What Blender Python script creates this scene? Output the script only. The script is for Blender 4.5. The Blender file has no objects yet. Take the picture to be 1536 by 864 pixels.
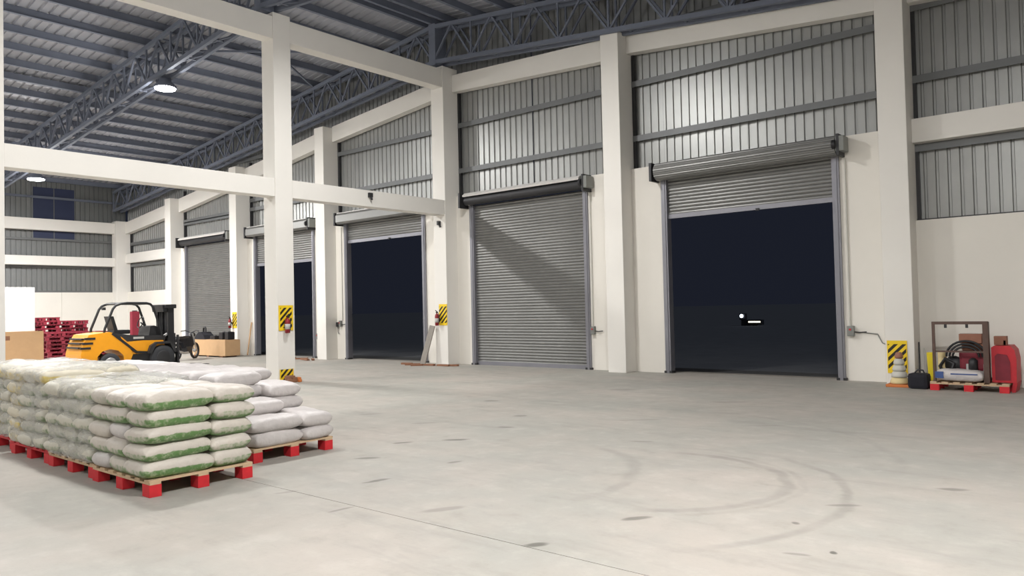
import bpy, bmesh, math, random
from mathutils import Vector, Matrix, noise
PI = math.pi
C = bpy.context.scene.collection
S = bpy.context.scene
# ------------------------------------------------------------------ camera
cd = bpy.data.cameras.new('camera'); cam = bpy.data.objects.new('camera', cd); C.objects.link(cam)
YAW, PITCH, ROLL, FPX = 0.7000, 0.0251, 0.0229, 1142.6
fw = Vector((-math.sin(YAW)*math.cos(PITCH), math.cos(YAW)*math.cos(PITCH), math.sin(PITCH)))
rt = Vector((math.cos(YAW), math.sin(YAW), 0)); dn = fw.cross(rt)
r2 = rt*math.cos(ROLL)+dn*math.sin(ROLL); d2 = -rt*math.sin(ROLL)+dn*math.cos(ROLL)
M = Matrix((( r2.x, -d2.x, -fw.x, 0), (r2.y, -d2.y, -fw.y, 0), (r2.z, -d2.z, -fw.z, 1.6), (0, 0, 0, 1)))
cam.matrix_world = M
cd.sensor_fit = 'HORIZONTAL'; cd.sensor_width = 36; cd.lens = 36*FPX/1536; cd.clip_end = 400; cd.clip_start = .05
S.camera = cam
# ------------------------------------------------------------------ world and exposure
w = bpy.data.worlds.new('night'); S.world = w; w.use_nodes = True
w.node_tree.nodes['Background'].inputs[0].default_value = (.011, .013, .021, 1)
w.node_tree.nodes['Background'].inputs[1].default_value = 1.0
S.view_settings.view_transform = 'Standard'; S.view_settings.look = 'None'
S.view_settings.gamma = 1; S.view_settings.use_curve_mapping = False
S.view_settings.exposure = -0.04
md = bpy.data.lights.new('yard_fill_sun', 'SUN'); md.energy = .95; md.color = (.7, .8, 1); md.angle = .01  # weak bluish fill lamp, added to lift the dark yard ground
mo = bpy.data.objects.new('yard_fill_sun', md); C.objects.link(mo); mo.rotation_euler = Vector((-.7, .12, -.7)).to_track_quat('-Z', 'Y').to_euler()
LAMP_W = 450
LAMP_COL = (1.0, .985, .965)

# ------------------------------------------------------------------ node helpers
def sl(c):
    return tuple(((v/255)/12.92 if v/255 <= .04045 else ((v/255+.055)/1.055)**2.4) for v in c)+(1,)
class NT:
    def __init__(s, name):
        s.m = bpy.data.materials.new(name); s.m.use_nodes = True; s.t = s.m.node_tree
        s.b = s.t.nodes['Principled BSDF']
    def n(s, ty, **kw):
        o = s.t.nodes.new(ty)
        for k, v in kw.items(): setattr(o, k, v)
        return o
    def l(s, a, b): s.t.links.new(a, b)
    def math(s, op, a, b=None, c=None, clamp=False):
        o = s.n('ShaderNodeMath', operation=op); o.use_clamp = clamp
        for i, v in enumerate((a, b, c)):
            if v is None: continue
            if isinstance(v, (int, float)): o.inputs[i].default_value = v
            else: s.l(v, o.inputs[i])
        return o.outputs[0]
    def mix(s, f, a, b, mode='MIX'):
        o = s.n('ShaderNodeMix', data_type='RGBA', blend_type=mode)
        for i, v in ((0, f), (6, a), (7, b)):
            if isinstance(v, (int, float)): o.inputs[i].default_value = v
            elif isinstance(v, tuple): o.inputs[i].default_value = v
            else: s.l(v, o.inputs[i])
        return o.outputs[2]
    def noise(s, scale, detail=3, rough=.55, vec=None):
        o = s.n('ShaderNodeTexNoise'); o.inputs['Scale'].default_value = scale
        o.inputs['Detail'].default_value = detail; o.inputs['Roughness'].default_value = rough
        if vec is not None: s.l(vec, o.inputs['Vector'])
        return o.outputs[0]
    def obj(s): return s.n('ShaderNodeTexCoord').outputs['Object']
    def ramp(s, v, lo, hi):
        o = s.n('ShaderNodeMapRange', interpolation_type='SMOOTHSTEP'); s.l(v, o.inputs[0])
        o.inputs[1].default_value = lo; o.inputs[2].default_value = hi
        return o.outputs[0]
    def bump(s, h, st, dist=.01):
        o = s.n('ShaderNodeBump'); o.inputs['Strength'].default_value = st; o.inputs['Distance'].default_value = dist
        s.l(h, o.inputs['Height']); s.l(o.outputs[0], s.b.inputs['Normal'])
def mat(name, col, rough=.6, metal=0, var=.08, scale=6, bump=0, bscale=30, spec=.5, rnd=0):
    k = NT(name); v = k.obj(); base = sl(col)
    f = k.noise(scale, 4, .6, v)
    dark = tuple(c*(1-var*2) for c in base[:3])+(1,); lite = tuple(min(1, c*(1+var)) for c in base[:3])+(1,)
    c = k.mix(f, dark, lite)
    if rnd:
        oi = k.n('ShaderNodeObjectInfo'); g = k.math('MULTIPLY_ADD', oi.outputs['Random'], rnd, 1-rnd)
        cc = k.n('ShaderNodeCombineColor')
        for i in range(3): k.l(g, cc.inputs[i])
        c = k.mix(1.0, c, cc.outputs[0], 'MULTIPLY')
    k.l(c, k.b.inputs['Base Color'])
    k.b.inputs['Roughness'].default_value = rough; k.b.inputs['Metallic'].default_value = metal
    k.b.inputs['Specular IOR Level'].default_value = spec
    if bump: k.bump(k.noise(bscale, 4, .6, v), bump)
    return k.m
M_ = {}
M_['white'] = mat('white_plaster', (229, 226, 220), .75, 0, .035, .9, .12, 25, .25)
M_['wallwhite'] = mat('white_masonry_paint', (227, 223, 215), .8, 0, .04, .8, .15, 18, .2)
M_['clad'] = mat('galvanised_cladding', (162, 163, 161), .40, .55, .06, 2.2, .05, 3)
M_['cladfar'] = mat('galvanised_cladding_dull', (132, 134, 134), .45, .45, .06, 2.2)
M_['roof'] = mat('roof_sheet_metal', (158, 160, 168), .6, .1, .08, 1.5)
M_['steel'] = mat('grey_painted_steel', (112, 118, 132), .65, 0, .08, 3, spec=.25)
M_['girt'] = mat('grey_girt_steel', (112, 114, 115), .5, .3, .06, 3)
M_['shutter'] = mat('galvanised_shutter', (128, 128, 126), .42, .55, .05, 2.0)
M_['rail'] = mat('shutter_rail_steel', (138, 138, 145), .45, .5, .06, 4)
M_['dark'] = mat('dark_steel', (58, 58, 60), .5, .4, .1, 8)
M_['black'] = mat('black_plastic', (30, 30, 33), .5, 0, .1, 12)
M_['rubber'] = mat('tyre_rubber', (52, 54, 58), .8, 0, .1, 12)
M_['blackcloth'] = mat('black_cloth', (26, 27, 36), .85, 0, .25, 9, .4, 20)
M_['red'] = mat('red_paint', (196, 38, 50), .5, 0, .12, 9)
M_['extred'] = mat('extinguisher_red', (140, 24, 34), .4, 0, .05, 9)
M_['palletred'] = mat('pallet_red_paint', (205, 36, 46), .62, 0, .16, 10, .2, 40)
M_['palletdark'] = mat('pallet_maroon_paint', (140, 36, 54), .62, 0, .16, 10, .2, 40, rnd=.25)
M_['deck'] = mat('bare_pallet_wood', (200, 172, 140), .75, 0, .12, 14, .3, 50)
M_['ply'] = mat('tan_plywood', (194, 158, 118), .7, 0, .07, 5, .1, 40)
M_['orange'] = mat('forklift_yellow', (238, 160, 22), .4, 0, .05, 6)
M_['chrome'] = mat('pale_metal', (190, 190, 190), .35, .6, .05, 9)
M_['rust'] = mat('brown_frame_steel', (98, 78, 70), .6, .3, .15, 12)
M_['yellow'] = mat('yellow_plastic', (222, 200, 30), .5, 0, .05, 9)
M_['cream'] = mat('cream_plastic', (220, 200, 150), .6, 0, .05, 9)
M_['orangecone'] = mat('orange_plastic', (206, 120, 60), .6, 0, .08, 9)
M_['grey'] = mat('grey_box_plastic', (130, 132, 128), .5, 0, .05, 9)
M_['board'] = mat('grey_weathered_board', (140, 134, 126), .8, 0, .12, 12, .3, 40)
M_['brown'] = mat('brown_scrap', (140, 98, 74), .8, 0, .2, 12, .4, 30)
M_['cardboard'] = mat('brown_cardboard', (160, 112, 92), .8, 0, .1, 10)
M_['asphalt'] = mat('dark_yard_ground', (74, 74, 74), .95, 0, .2, 1.5)
M_['louvre'] = mat('dark_blue_translucent_sheet', (52, 60, 88), .45, .1, .08, 2)
M_['whiteboard'] = mat('bright_white_board', (186, 184, 180), .7, 0, .02, 2)
M_['blue'] = mat('blue_print', (60, 84, 140), .6, 0, .1, 12)
M_['whitetop'] = mat('white_hood_metal', (214, 212, 208), .5, .1, .05, 3)
M_['conduit'] = mat('pale_conduit', (196, 194, 186), .5, 0, .05, 6)

def emis(name, col, st):
    k = NT(name); k.b.inputs['Base Color'].default_value = (.8, .8, .8, 1)
    k.b.inputs['Emission Color'].default_value = col+(1,); k.b.inputs['Emission Strength'].default_value = st
    return k.m
M_['lens'] = emis('lit_lamp_lens', (1, .98, .95), 40)
M_['farlight'] = emis('distant_lit_lens', (.75, .85, 1), 4)
M_['farlight2'] = emis('distant_warm_lens', (1, .95, .75), 1.6)

def hazard_mat():
    k = NT('hazard_stripes'); v = k.obj(); sp = k.n('ShaderNodeSeparateXYZ'); k.l(v, sp.inputs[0])
    # plate lies in local x (width) and z (height)
    s = k.math('ADD', k.math('MULTIPLY', sp.outputs[0], -1.0), sp.outputs[2])
    fr = k.math('FRACT', k.math('MULTIPLY', s, 7.0))
    stripe = k.math('GREATER_THAN', fr, .5)
    inx = k.math('LESS_THAN', k.math('ABSOLUTE', sp.outputs[0]), .155)
    inz = k.math('LESS_THAN', k.math('ABSOLUTE', sp.outputs[2]), .235)
    f = k.math('MULTIPLY', k.math('MULTIPLY', stripe, inx), inz)
    k.l(k.mix(f, sl((236, 200, 30)), sl((32, 28, 24))), k.b.inputs['Base Color']); k.b.inputs['Roughness'].default_value = .5
    return k.m
M_['hazard'] = hazard_mat()

def sack_mat(name, base, band, amount, zlo=-.004, rough=.45):
    # white woven sack, printed colour panel on its lower face wrapping onto the side
    k = NT(name); v = k.obj(); sp = k.n('ShaderNodeSeparateXYZ'); k.l(v, sp.inputs[0])
    oi = k.n('ShaderNodeObjectInfo').outputs['Random']
    n1 = k.noise(9, 3, .6, v)
    z = k.math('ADD', sp.outputs[2], k.math('MULTIPLY_ADD', n1, .05, -.025))
    m1 = k.ramp(z, zlo+.006, zlo-.006)
    m2 = k.ramp(k.math('ADD', k.math('ABSOLUTE', sp.outputs[0]), k.math('MULTIPLY', n1, .12)), .40, .36)
    f = k.math('MULTIPLY', k.math('MULTIPLY', m1, m2), amount)
    fl = k.ramp(oi, .12, .2)                     # a few sacks lie with the print out of sight
    f = k.math('MULTIPLY', f, fl)
    g = k.ramp(k.noise(22, 3, .6, v), .45, .7)
    b2 = k.mix(g, sl(band), sl(tuple(int(c*.4+base[i]*.6) for i, c in enumerate(band))))
    c = k.mix(n1, sl(tuple(int(x*.93) for x in base)), sl(base))
    c = k.mix(f, c, b2)
    k.l(c, k.b.inputs['Base Color']); k.b.inputs['Roughness'].default_value = rough
    nb = k.n('ShaderNodeTexNoise'); nb.inputs['Scale'].default_value = 11; nb.inputs['Detail'].default_value = 5
    k.l(v, nb.inputs['Vector']); k.bump(nb.outputs[0], .6, .03)
    return k.m
M_['sack_green'] = sack_mat('sack_green_print', (202, 194, 184), (86, 128, 66), .95)
M_['sack_pale'] = sack_mat('sack_pale_green_print', (198, 194, 180), (100, 126, 88), .85)
M_['sack_yellow'] = sack_mat('sack_yellow_print', (208, 200, 180), (196, 174, 84), .9, .02)
M_['sack_white'] = sack_mat('sack_plain_white', (204, 198, 196), (180, 176, 176), .4)

def film_mat():
    k = NT('clear_stretch_film'); v = k.obj()
    k.b.inputs['Base Color'].default_value = (.72, .72, .68, 1); k.b.inputs['Roughness'].default_value = .22
    mp = k.n('ShaderNodeMapping'); mp.inputs['Scale'].default_value = (5, 5, 14); k.l(v, mp.inputs[0])
    nn = k.noise(1.6, 6, .7, mp.outputs[0])
    k.bump(nn, .9, .04)
    a = k.n('ShaderNodeMapRange'); k.l(nn, a.inputs[0]); a.inputs[1].default_value = .4; a.inputs[2].default_value = .75
    a.inputs[3].default_value = .22; a.inputs[4].default_value = .75
    k.l(a.outputs[0], k.b.inputs['Alpha'])
    return k.m
M_['film'] = film_mat()

def floor_mat():
    k = NT('worn_concrete'); v = k.n('ShaderNodeNewGeometry').outputs['Position']
    sp = k.n('ShaderNodeSeparateXYZ'); k.l(v, sp.inputs[0]); X, Y = sp.outputs[0], sp.outputs[1]
    n1 = k.noise(.55, 5, .6, v); n2 = k.noise(3.2, 6, .65, v); n3 = k.noise(38, 4, .7, v)
    mp = k.n('ShaderNodeMapping'); mp.inputs['Scale'].default_value = (.5, 2.2, 1); mp.inputs['Rotation'].default_value = (0, 0, .5); k.l(v, mp.inputs[0])
    n4 = k.noise(1.1, 5, .7, mp.outputs[0])
    c = k.mix(k.ramp(n1, .35, .68), sl((158, 156, 149)), sl((170, 163, 155)))
    c = k.mix(k.math('MULTIPLY', k.ramp(n4, .48, .75), .45), c, sl((136, 134, 127)))
    c = k.mix(k.math('MULTIPLY', k.ramp(n2, .52, .75), .4), c, sl((144, 141, 132)))
    c = k.mix(k.math('MULTIPLY', k.ramp(n2, .5, .3), .2), c, sl((192, 188, 180)))
    c = k.mix(k.math('MULTIPLY', k.ramp(n3, .5, .75), .12), c, sl((124, 122, 115)))
    jit = k.math('MULTIPLY_ADD', k.noise(2.0, 3, .6, v), .16, -.08)
    jx, jy = k.math('ADD', X, jit), k.math('ADD', Y, jit)
    fade = k.ramp(k.noise(1.7, 3, .6, v), .3, .62)
    # curved tyre marks: centre, radius, half width, strength, direction the arc opens to
    for cx, cy, r, hw, st, ax, ay, lim in ((-3.61, 6.25, 1.18, .05, .42, .9, .35, -.1), (-3.93, 5.89, 2.07, .045, .36, .95, .2, .45), (-5.48, 5.50, 1.82, .06, .28, .8, .6, .6),
                                           (-3.61, 6.25, 1.30, .03, .16, .9, .35, .1), (-5.1, 7.1, 3.3, .05, .16, .5, .86, .5), (-3.0, 8.2, 3.6, .05, .14, .3, .95, .6)):
        dx = k.math('SUBTRACT', jx, cx); dy = k.math('SUBTRACT', jy, cy)
        d = k.math('SQRT', k.math('ADD', k.math('MULTIPLY', dx, dx), k.math('MULTIPLY', dy, dy)))
        ring = k.ramp(k.math('ABSOLUTE', k.math('SUBTRACT', d, r)), hw*1.7, hw*.3)
        dot = k.math('DIVIDE', k.math('ADD', k.math('MULTIPLY', dx, ax), k.math('MULTIPLY', dy, ay)), r)
        m = k.math('MULTIPLY', k.math('MULTIPLY', ring, k.ramp(dot, lim, lim+.35)), st)
        m = k.math('MULTIPLY', m, k.math('MULTIPLY_ADD', fade, .6, .4))
        c = k.mix(m, c, sl((112, 110, 104)))
    # scuffs and spots: x, y, half length, half width, angle, strength
    for x, y, a, b, an, st in ((-8.76, 9.78, .16, .10, .6, .5), (-7.19, 8.65, .09, .1, .6, .5), (-6.69, 7.72, .14, .07, .5, .55), (-6.55, 6.69, .17, .05, .75, .8), (-5.63, 5.69, .11, .04, 1.2, .6),
                               (-3.01, 4.97, .11, .045, 1.1, .7), (-3.22, 4.04, .10, .05, .9, .95), (-2.03, 5.51, .04, .04, .9, .7), (-1.61, 5.0, .028, .035, .5, 1), (-1.78, 4.84, .09, .03, .3, .45),
                               (-5.25, 11.6, .3, .1, .5, .3), (-7.67, 12.3, .3, .1, .5, .35), (-4.62, 7.77, .16, .05, .5, .35), (-6.98, 6.16, .13, .05, 1.1, .7), (-5.63, 4.67, .15, .04, 1.4, .75),
                               (-6.52, 6.67, .12, .05, .75, .5), (-6.57, 5.32, .14, .06, .8, .65), (-5.07, 3.82, .12, .03, 1.5, .5), (-5.96, 3.9, .12, .04, 1.2, .35), (-1.35, 7.2, .13, .05, .4, .6),
                               (-1.9, 6.2, .14, .04, .6, .5), (-4.4, 4.3, .2, .06, 1.1, .35), (-7.9, 7.4, .2, .05, .8, .4), (-9.3, 7.6, .2, .06, .8, .35), (-3.9, 9.6, .3, .05, .6, .25), (-5.5, 9.2, .3, .06, .7, .3)):
        dx = k.math('SUBTRACT', jx, x); dy = k.math('SUBTRACT', jy, y); ca, sa = math.cos(an), math.sin(an)
        u = k.math('DIVIDE', k.math('ADD', k.math('MULTIPLY', dx, ca), k.math('MULTIPLY', dy, sa)), a)
        q = k.math('DIVIDE', k.math('ADD', k.math('MULTIPLY', dx, -sa), k.math('MULTIPLY', dy, ca)), b)
        d = k.math('ADD', k.math('MULTIPLY', u, u), k.math('MULTIPLY', q, q))
        c = k.mix(k.math('MULTIPLY', k.ramp(d, 1.3, .2), st), c, sl((98, 96, 90)))
    k.l(c, k.b.inputs['Base Color'])
    ro = k.n('ShaderNodeMapRange'); k.l(n2, ro.inputs[0]); ro.inputs[3].default_value = .5; ro.inputs[4].default_value = .75
    k.l(ro.outputs[0], k.b.inputs['Roughness']); k.b.inputs['Specular IOR Level'].default_value = .3
    k.bump(n3, .12, .004)
    return k.m
M_['floor'] = floor_mat()

# ------------------------------------------------------------------ mesh helpers
class MB:
    def __init__(s): s.v = []; s.f = []; s.sm = []
    def add(s, vs, fs, smooth=False):
        o = len(s.v); s.v += [tuple(p) for p in vs]; s.f += [tuple(i+o for i in f) for f in fs]; s.sm += [smooth]*len(fs); return s
    def box(s, x0, x1, y0, y1, z0, z1, bev=0):
        if bev:
            b = min(bev, (x1-x0)/2.1, (y1-y0)/2.1, (z1-z0)/2.1)
            X = (x0, x0+b, x1-b, x1); vs = []; 
            cx, cy, cz = (x0+x1)/2, (y0+y1)/2, (z0+z1)/2
            bm = bmesh.new(); bmesh.ops.create_cube(bm, size=1)
            for v in bm.verts: v.co = Vector((cx+v.co.x*(x1-x0), cy+v.co.y*(y1-y0), cz+v.co.z*(z1-z0)))
            bmesh.ops.bevel(bm, geom=bm.edges[:], offset=b, segments=2, profile=.6, affect='EDGES')
            bm.verts.index_update()
            s.add([v.co[:] for v in bm.verts], [[v.index for v in f.verts] for f in bm.faces]); bm.free(); return s
        return s.add([(x0, y0, z0), (x1, y0, z0), (x1, y1, z0), (x0, y1, z0), (x0, y0, z1), (x1, y0, z1), (x1, y1, z1), (x0, y1, z1)],
                     [(0, 3, 2, 1), (4, 5, 6, 7), (0, 1, 5, 4), (1, 2, 6, 5), (2, 3, 7, 6), (3, 0, 4, 7)])
    def prism(s, poly, a0, a1, axis='x'):   # poly in the two other axes, extruded along axis
        n = len(poly)
        def P(a, p):
            return (a, p[0], p[1]) if axis == 'x' else ((p[0], a, p[1]) if axis == 'y' else (p[0], p[1], a))
        vs = [P(a0, p) for p in poly]+[P(a1, p) for p in poly]
        fs = [(i, (i+1) % n, (i+1) % n+n, i+n) for i in range(n)]+[tuple(range(n))[::-1], tuple(range(n, 2*n))]
        return s.add(vs, fs)
    def bar(s, a, b, w, h=None):            # rectangular bar from a to b
        a, b = Vector(a), Vector(b); h = h or w; d = (b-a).normalized()
        up = Vector((0, 0, 1)) if abs(d.z) < .95 else Vector((0, 1, 0))
        r = d.cross(up).normalized(); u = r.cross(d)
        vs = [p+r*i*w/2+u*j*h/2 for p in (a, b) for i, j in ((-1, -1), (1, -1), (1, 1), (-1, 1))]
        return s.add(vs, [(0, 1, 2, 3), (7, 6, 5, 4), (0, 4, 5, 1), (1, 5, 6, 2), (2, 6, 7, 3), (3, 7, 4, 0)])
    def tube(s, pts, r, n=8, closed=False):
        pts = [Vector(p) for p in pts]; N = len(pts); vs = []; prev = None
        for i, p in enumerate(pts):
            if closed: d = (pts[(i+1) % N]-pts[i-1]).normalized()
            else: d = (pts[min(i+1, N-1)]-pts[max(i-1, 0)]).normalized()
            if prev is None:
                up = Vector((0, 0, 1)) if abs(d.z) < .9 else Vector((1, 0, 0)); u = (up-d*up.dot(d)).normalized()
            else: u = (prev-d*prev.dot(d)).normalized()
            prev = u; q = d.cross(u); rr = r[i] if isinstance(r, (list, tuple)) else r
            vs += [p+(u*math.cos(t)+q*math.sin(t))*rr for t in (2*PI*k/n for k in range(n))]
        fs = []
        for i in range(N if closed else N-1):
            j = (i+1) % N
            fs += [(i*n+k, i*n+(k+1) % n, j*n+(k+1) % n, j*n+k) for k in range(n)]
        s.add(vs, fs, True)
        if not closed: s.add([vs[k] for k in range(n)], [tuple(range(n))[::-1]]); s.add([vs[(N-1)*n+k] for k in range(n)], [tuple(range(n))])
        return s
    def cyl(s, a, b, r, n=20): return s.tube([a, b], r, n)
    def lathe(s, prof, n=20, c=(0, 0, 0), ax='z'):
        vs = []
        for r, z in prof:
            for k in range(n):
                t = 2*PI*k/n; x, y = r*math.cos(t), r*math.sin(t)
                p = (x, y, z) if ax == 'z' else ((z, x, y) if ax == 'x' else (x, z, y))
                vs.append((p[0]+c[0], p[1]+c[1], p[2]+c[2]))
        fs = [(i*n+k, i*n+(k+1) % n, (i+1)*n+(k+1) % n, (i+1)*n+k) for i in range(len(prof)-1) for k in range(n)]
        fs += [tuple(range(n))[::-1], tuple(range((len(prof)-1)*n, len(prof)*n))]
        return s.add(vs, fs, True)
    def mesh(s, name, m):
        me = bpy.data.meshes.new(name); me.from_pydata(s.v, [], s.f); me.materials.append(M_[m] if isinstance(m, str) else m)
        me.polygons.foreach_set('use_smooth', s.sm)
        bm = bmesh.new(); bm.from_mesh(me); bmesh.ops.recalc_face_normals(bm, faces=bm.faces[:]); bm.to_mesh(me); bm.free()
        return me
    def build(s, name, m, parent=None, loc=None, rot=None):
        return put(name, s.mesh(name, m), parent, loc, rot)
def put(name, me, parent=None, loc=None, rot=None):
    o = bpy.data.objects.new(name, me); C.objects.link(o)
    if parent: o.parent = parent
    if loc: o.location = loc
    if rot: o.rotation_euler = rot
    return o
def thing(name, label, cat, loc=(0, 0, 0), rz=0, group=None):
    o = bpy.data.objects.new(name, None); C.objects.link(o); o.location = loc; o.rotation_euler = (0, 0, rz)
    o.empty_display_size = .1
    o['label'] = label; o['category'] = cat
    if group: o['group'] = group
    return o
def tag(o, label, cat, group=None):
    o['label'] = label; o['category'] = cat
    if group: o['group'] = group
    return o
def struct(o): o['kind'] = 'structure'; return o
def structE(name, loc=(0, 0, 0)):
    o = bpy.data.objects.new(name, None); C.objects.link(o); o.location = loc; o['kind'] = 'structure'; return o

# ------------------------------------------------------------------ layout (metres)
XR = [-3.37, -9.49, -15.34, -21.02, -26.54, -31.78]      # right faces of the gable columns
CW = .49
YC, YW, YS = 15.34, 15.80, 16.02                         # column front, wall face, cladding
RX = -15.6                                               # ridge
def ztop(x): return 9.7-.107*abs(x-RX)
def zbot(x): return 8.68-.1*abs(x-RX)
XE, XWW, Y0 = 7.0, -37.5, -13.0

# ------------------------------------------------------------------ floor
fl = structE('floor')
ys = [Y0-.3, -5.0, 3.955, 16.25]; xs = [XWW-.3, -15.6, XE+.3]
for i in range(3):
    for j in range(2):
        g = .0035
        MB().box(xs[j]+(g if j else 0), xs[j+1]-g, ys[i]+g, ys[i+1]-g, -.2, 0).build('concrete_slab', 'floor', fl)
MB().box(XWW-.3, XE+.3, Y0-.3, 16.25, -.3, -.02).build('sub_base', 'board', fl)
yard = struct(MB().box(-330, 120, 16.26, 380, -.35, -.06).build('ground', 'asphalt'))

# ------------------------------------------------------------------ cladding
def corr(a0, a1, zf0, zf1, m, parent, plane, axis, inward, pitch=.2, name='cladding_sheet', depth=.032):
    """trapezoidal sheet from a0 to a1; zf0 / zf1 give bottom and top; axis along which it runs"""
    mb = MB(); n0 = round(a0/pitch); pts = []
    k = math.floor(a0/pitch)
    prof = ((0, 0), (.138, 0), (.152, 1), (.186, 1))
    while k*pitch < a1+.001:
        for o, d in prof:
            a = k*pitch+o
            if a0-1e-6 <= a <= a1+1e-6: pts.append((a, d*depth))
        k += 1
    if pts[0][0] > a0+1e-4: pts.insert(0, (a0, pts[0][1]))
    if pts[-1][0] < a1-1e-4: pts.append((a1, pts[-1][1]))
    vs = []
    for a, d in pts:
        q = plane-inward*d
        for z in (zf0(a), zf1(a)):
            vs.append((a, q, z) if axis == 'x' else (q, a, z))
    fs = [(2*i, 2*i+2, 2*i+3, 2*i+1) for i in range(len(pts)-1)]
    mb.add(vs, fs); return mb.build(name, m, parent)
def sheets(a0, a1, zf0, zf1, m, parent, plane, axis, inward, width=1.0):
    n = max(1, round((a1-a0)/width)); s = (a1-a0)/n
    for i in range(n): corr(a0+i*s, a0+(i+1)*s+.0, zf0, zf1, m, parent, plane-inward*.004*(i % 2), axis, inward)

roofz = lambda x: ztop(x)+.42
# ------------------------------------------------------------------ gable wall
wn = structE('wall_north')
DOORS = [(-8.68, -4.71), (-14.79, -10.75), (-20.53, -16.64), (-26.05, -22.2), (-31.4, -27.6)]
SILL = 4.84
# masonry piers beside the shutters
edges = [XE] + [v for d in [(d[1], d[0]) for d in DOORS] for v in d] + [XWW]
def pier(x0, x1, z1, z0=0): MB().box(x0, x1, YW, 16.0, z0, z1).build('masonry_panel', 'wallwhite', wn)
pier(-4.71, XR[0]-.1, SILL); pier(XR[0]-.1, 1.5, 3.05); pier(1.5, XE, 3.05)
pier(-10.75, -8.68, SILL); pier(-16.64, -14.79, SILL); pier(-22.2, -20.53, SILL); pier(-27.6, -26.05, SILL); pier(-32.1, -31.4, SILL); pier(XWW, -32.1, 2.72)
for a, b in DOORS: MB().box(a, b, 15.9, 16.02, 4.62, 4.88).build('lintel', 'girt', wn)
# sheets, bay by bay
bays = [(XR[0], 1.3, 3.0), (XR[1], XR[0]-CW, 4.8), (XR[2], XR[1]-CW, 4.8), (XR[3], XR[2]-CW, 4.8), (XR[4], XR[3]-CW, 4.8), (XR[5], XR[4]-CW, 4.8), (-37.0, XR[5]-CW, 2.7), (1.3, XE, 3.0)]
for a, b, z0 in bays:
    sheets(a-.25 if a > -36 else a-.5, b+.25 if b < 6 else b, lambda x, z0=z0: z0, roofz, 'clad', wn, YS+.02, 'x', -1)
def girt(x0, x1, z): MB().box(x0, x1, YS-.10, YS-.012, z-.055, z+.055).box(x0, x1, YS-.10, YS-.085, z-.085, z-.055).build('girt', 'girt', wn)
for i in range(1, 6):
    girt(XR[i], XR[i-1]-CW, 6.92 if i < 4 else 6.9-.45*(i-3)-.5); girt(XR[i], XR[i-1]-CW, 5.6)
    a, b = XR[i], XR[i-1]-CW
    MB().box(a, a+.07, YS-.09, YS-.01, SILL, 7.9-.5*max(0, i-3)).build('edge_angle', 'dark', wn)
girt(XR[0], XE, 5.75); girt(XR[0], XE, 7.12); girt(XR[0], XE, 4.44)
MB().box(XR[0], XR[0]+.06, YS-.09, YS-.01, 3.05, 7.2).build('edge_angle', 'dark', wn)
MB().box(XR[0], XE, YS-.12, YS-.01, 3.05, 3.08).build('edge_angle', 'dark', wn)
girt(-37.0, XR[5]-CW, 5.0); girt(-37.0, XR[5]-CW, 3.98)
for x0, z0, z1 in ((-37.0, 2.72, 5.5), (XR[5]-CW-.06, 2.72, 5.5)): MB().box(x0, x0+.06, YS-.09, YS-.01, z0, z1).build('edge_angle', 'dark', wn)
girt(XWW, XR[3], 7.55); girt(XR[1], XE, 8.2)

# ------------------------------------------------------------------ west wall (far end)
ww = structE('wall_west')
for y0, y1 in ((Y0, 1.5), (1.5, 7.3), (7.3, 13.12), (13.13, 16.0)):
    MB().box(XWW-.2, XWW, y0, y1, 0, 2.72).build('masonry_panel', 'wallwhite', ww)
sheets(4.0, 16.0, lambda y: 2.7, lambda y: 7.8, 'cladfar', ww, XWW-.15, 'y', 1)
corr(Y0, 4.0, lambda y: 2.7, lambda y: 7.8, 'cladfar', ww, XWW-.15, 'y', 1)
for z, m in ((5.08, 'girt'), (3.87, 'girt'), (6.95, 'steel'), (2.76, 'girt')):
    MB().box(XWW-.14, XWW-.05, Y0, 15.8, z-.05, z+.05).build('girt', m, ww)
win = structE('window_1'); 
for y0, y1 in ((12.05, 12.86), (12.90, 13.72)):
    MB().box(XWW-.15, XWW-.125, y0, y1, 5.12, 7.4).build('pane', 'louvre', win)
MB().box(XWW-.148, XWW-.12, 12.86, 12.90, 5.12, 7.4).build('mullion', 'girt', win)
# unseen closing walls
we = struct(MB().box(XE, XE+.2, Y0, 16.2, 0, 7.9).build('wall_east', 'wallwhite'))
ws = struct(MB().prism([(XWW, 0), (XE, 0), (XE, 7.7), (RX, 10.1), (XWW, 7.7)], Y0-.2, Y0, 'y').build('wall_south', 'wallwhite'))

# ------------------------------------------------------------------ roof
mb = MB()
def slope(xa, xb):
    pts = []; y = Y0-.2
    while y < 16.3:
        for o, d in ((0, 0), (.17, 0), (.19, .035), (.235, .035)): pts.append((y+o, d))
        y += .25
    vs = []
    for y, d in pts:
        for x in (xa, xb): vs.append((x, y, ztop(x)+.34+d))
    mb.add(vs, [(2*i, 2*i+1, 2*i+3, 2*i+2) for i in range(len(pts)-1)])
slope(XWW-.3, RX); slope(RX, XE+.3)
ce = struct(mb.build('ceiling', 'roof'))
pm = MB().box(-.035, .035, Y0, 16.0, -.1, .1).box(-.035, .06, Y0, 16.0, -.1, -.085).mesh('purlin', 'steel')
k = 0
while True:
    d = .4+1.1*k; k += 1
    if d > 22.3: break
    for s in (-1, 1):
        x = RX+s*d
        if XWW+.2 < x < XE-.1:
            put('purlin', pm, ce, (x, 0, ztop(x)+.235))
for x in (-26.1, -16.0+.0, -5.0):
    put('purlin', pm, ce, (x+.33, 0, ztop(x)+.235))

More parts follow.
